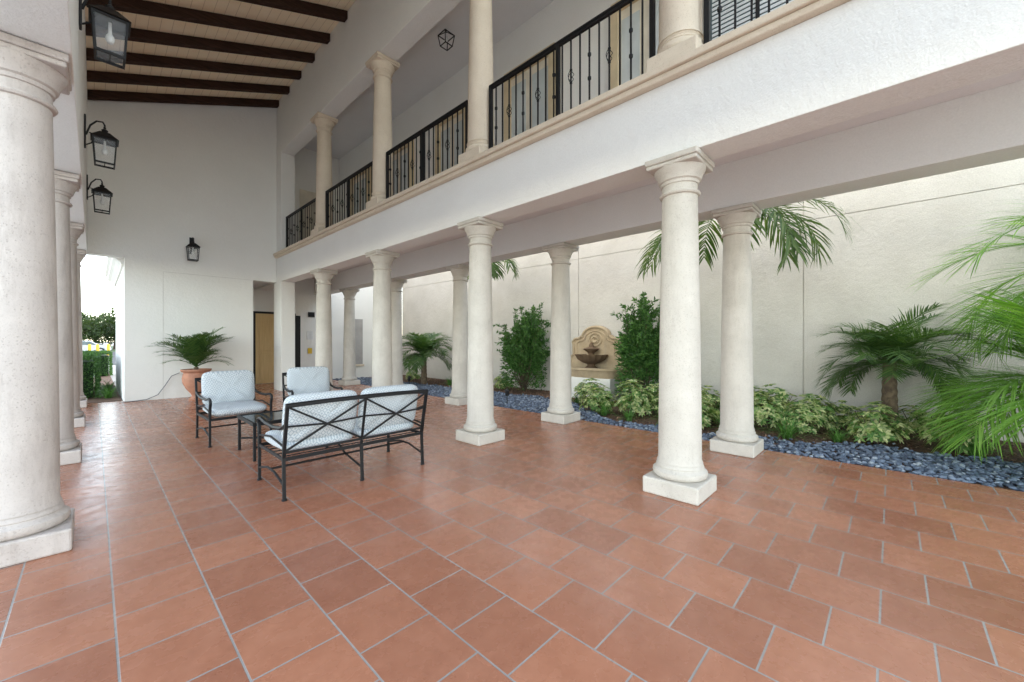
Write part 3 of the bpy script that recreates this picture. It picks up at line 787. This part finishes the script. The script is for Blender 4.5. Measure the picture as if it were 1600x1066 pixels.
tag(MB().tube([(1.45,12.66,.62),(1.30,12.66,.55),(1.18,12.65,.33),(1.05,12.64,.12),(.85,12.63,.03),(.6,12.64,.012),(.45,12.66,.012)],.008,6).obj('power_cable',M_cable,smooth=True),'thin grey power cable running along the wall foot','cable')

# ---------------------------------------------------------------- outdoors
def hedge(loc,sx,sy,h,n,label):
    e=empty('hedge',loc,label,'hedge',group='clipped hedges outside')
    m=MB()
    def sh():
        f=rnd.random(); x=rnd.uniform(-1,1); y_=rnd.uniform(-1,1); z=rnd.random()
        if f<.35: return Vector((x*sx,y_*sy,h*rnd.uniform(.9,1.02))),Vector((0,0,1))
        if f<.7:  return Vector((math.copysign(sx,x)*rnd.uniform(.9,1.03),y_*sy,z*h)),Vector((math.copysign(1,x),0,.2))
        return Vector((x*sx,math.copysign(sy,y_)*rnd.uniform(.93,1.03),z*h)),Vector((0,math.copysign(1,y_),.2))
    leafball(m,sh,n,.075,.5,.2); m.obj('foliage',L_hedge,e)
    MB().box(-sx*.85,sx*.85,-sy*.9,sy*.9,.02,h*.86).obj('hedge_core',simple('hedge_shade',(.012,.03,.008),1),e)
hedge((-.42,16.2,-.02),.48,2.0,1.05,9000,'clipped green hedge beside the building in mulch')
hedge((.05,23.6,-.02),.42,.8,.95,3500,'rounded green shrub hedge further along the bed')
for (x,yy) in ((.25,14.1),(.22,15.0),(.3,16.3)):
    c=gs.copy(); COL.objects.link(c); c.location=(x,yy,-.02); c['label']='small green grassy plant beside the outer wall'
bo=tag(MB().lathe([(.12,0),(.12,1.0),(.10,1.08),(.05,1.12),(.01,1.13)],18).obj('bollard',M_yellow,None,(-.9,57,-.03),smooth=True),'yellow painted steel bollard at the parking lot','bollard','yellow bollards')
for x in (-.3,.25,1.0,-1.6):
    c=bo.copy(); COL.objects.link(c); c.location=(x,57,-.03)
ca=empty('parked_car',(-.9,66,-.03),'white sedan parked side-on in the lot','car')
body=[(-2.25,.35),(-2.28,.62),(-2.2,.82),(-1.95,.92),(-1.5,.98),(-.85,1.40),(-.45,1.46),(.45,1.45),(.75,1.38),(1.25,1.0),(2.0,.86),(2.22,.74),(2.28,.5),(2.25,.33),(1.82,.28),(1.7,.55),(1.4,.68),(1.1,.55),(.98,.28),(-.98,.28),(-1.1,.55),(-1.4,.68),(-1.7,.55),(-1.82,.28)]
MB().prism(body,-.88,.88).obj('body',M_carpaint,ca,bevel=.06)
MB().prism([(-1.28,1.0),(-.80,1.36),(-.1,1.41),(-.1,.99)],-.889,.889).prism([(-.02,.99),(-.02,1.41),(.62,1.37),(1.08,1.0)],-.889,.889).obj('window',M_win,ca)
for x in (-1.4,1.4):
    for y_ in (-.8,.8):
        MB().tube([(x,y_-.11,.33),(x,y_+.11,.33)],.33,24).obj('wheel',M_rubber,ca,smooth=True)
        MB().tube([(x,y_-.12,.33),(x,y_+.12,.33)],.2,16).obj('hubcap',M_rim,ca,smooth=True)
def tree(loc,h,w,label,seed):
    r=random.Random(seed); e=empty('broadleaf_tree',loc,label,'tree',group='trees beyond the parking lot')
    t=MB(); t.tube([(0,0,0),(.1,0,h*.25),(0,.1,h*.5)],[.28,.2,.12],8); lf=MB(); cl=[]
    for i in range(14):
        a=r.uniform(0,6.28); rr=w/2*r.uniform(.2,.85); z=h*r.uniform(.35,.88); c=Vector((rr*math.cos(a),rr*math.sin(a),z)); cl.append(c)
        t.tube([(0,0,h*.35),tuple(c)],[.1,.03],5)
    def sh():
        c=r.choice(cl); nm=Vector((r.gauss(0,1),r.gauss(0,1),r.gauss(0,.8))).normalized(); return c+nm*r.uniform(.5,1.0)*w*.2,nm
    leafball(lf,sh,2600,.5,.6,.2); t.obj('trunk',M_bark,e); lf.obj('crown',L_tree,e)
for i,(x,yy,h,w) in enumerate(((-9,96,6.5,9),(-3,92,5.6,7),(2.5,97,6.2,8),(8,93,7,9),(-15,90,7,9),(0,110,7,10))):
    tree((x,yy,-.03),h,w,'dense green broadleaf tree beyond the parking lot',i)

# ---------------------------------------------------------------- light, world, camera
EL=R(31); az=Vector((.98,.2,0)).normalized()
sd=Vector((az.x*math.cos(EL),az.y*math.cos(EL),math.sin(EL)))
sl=bpy.data.lights.new('sun','SUN'); sl.energy=2.4; sl.angle=R(.53); sl.color=(1,.95,.89)
so=bpy.data.objects.new('sun',sl); COL.objects.link(so); so.rotation_euler=sd.to_track_quat('Z','Y').to_euler(); so.location=(30,5,20)
w=bpy.data.worlds.new('World'); scene.world=w; w.use_nodes=True; nt=w.node_tree
bg=nt.nodes['Background']; sky=nt.nodes.new('ShaderNodeTexSky'); sky.sky_type='NISHITA'; sky.sun_disc=False
sky.sun_elevation=EL; sky.sun_rotation=math.atan2(sd.x,sd.y); sky.air_density=1.0; sky.dust_density=.4; sky.ozone_density=1
hs=nt.nodes.new('ShaderNodeHueSaturation'); hs.inputs['Saturation'].default_value=.6
tn=nt.nodes.new('ShaderNodeMix'); tn.data_type='RGBA'; tn.blend_type='MULTIPLY'; tn.inputs[0].default_value=1; tn.inputs[7].default_value=(1.03,1.01,.94,1)
nt.links.new(sky.outputs[0],hs.inputs['Color']); nt.links.new(hs.outputs[0],tn.inputs[6]); nt.links.new(tn.outputs[2],bg.inputs[0]); bg.inputs[1].default_value=.92
cam=bpy.data.cameras.new('camera'); cam.lens=14.0; cam.sensor_width=36; cam.clip_start=.02; cam.clip_end=3000
co=bpy.data.objects.new('camera',cam); COL.objects.link(co); co.location=(0,0,1.4); co.rotation_euler=(R(90),0,-R(46.39)); scene.camera=co
scene.view_settings.view_transform='Standard'; scene.view_settings.look='None'; scene.view_settings.exposure=0
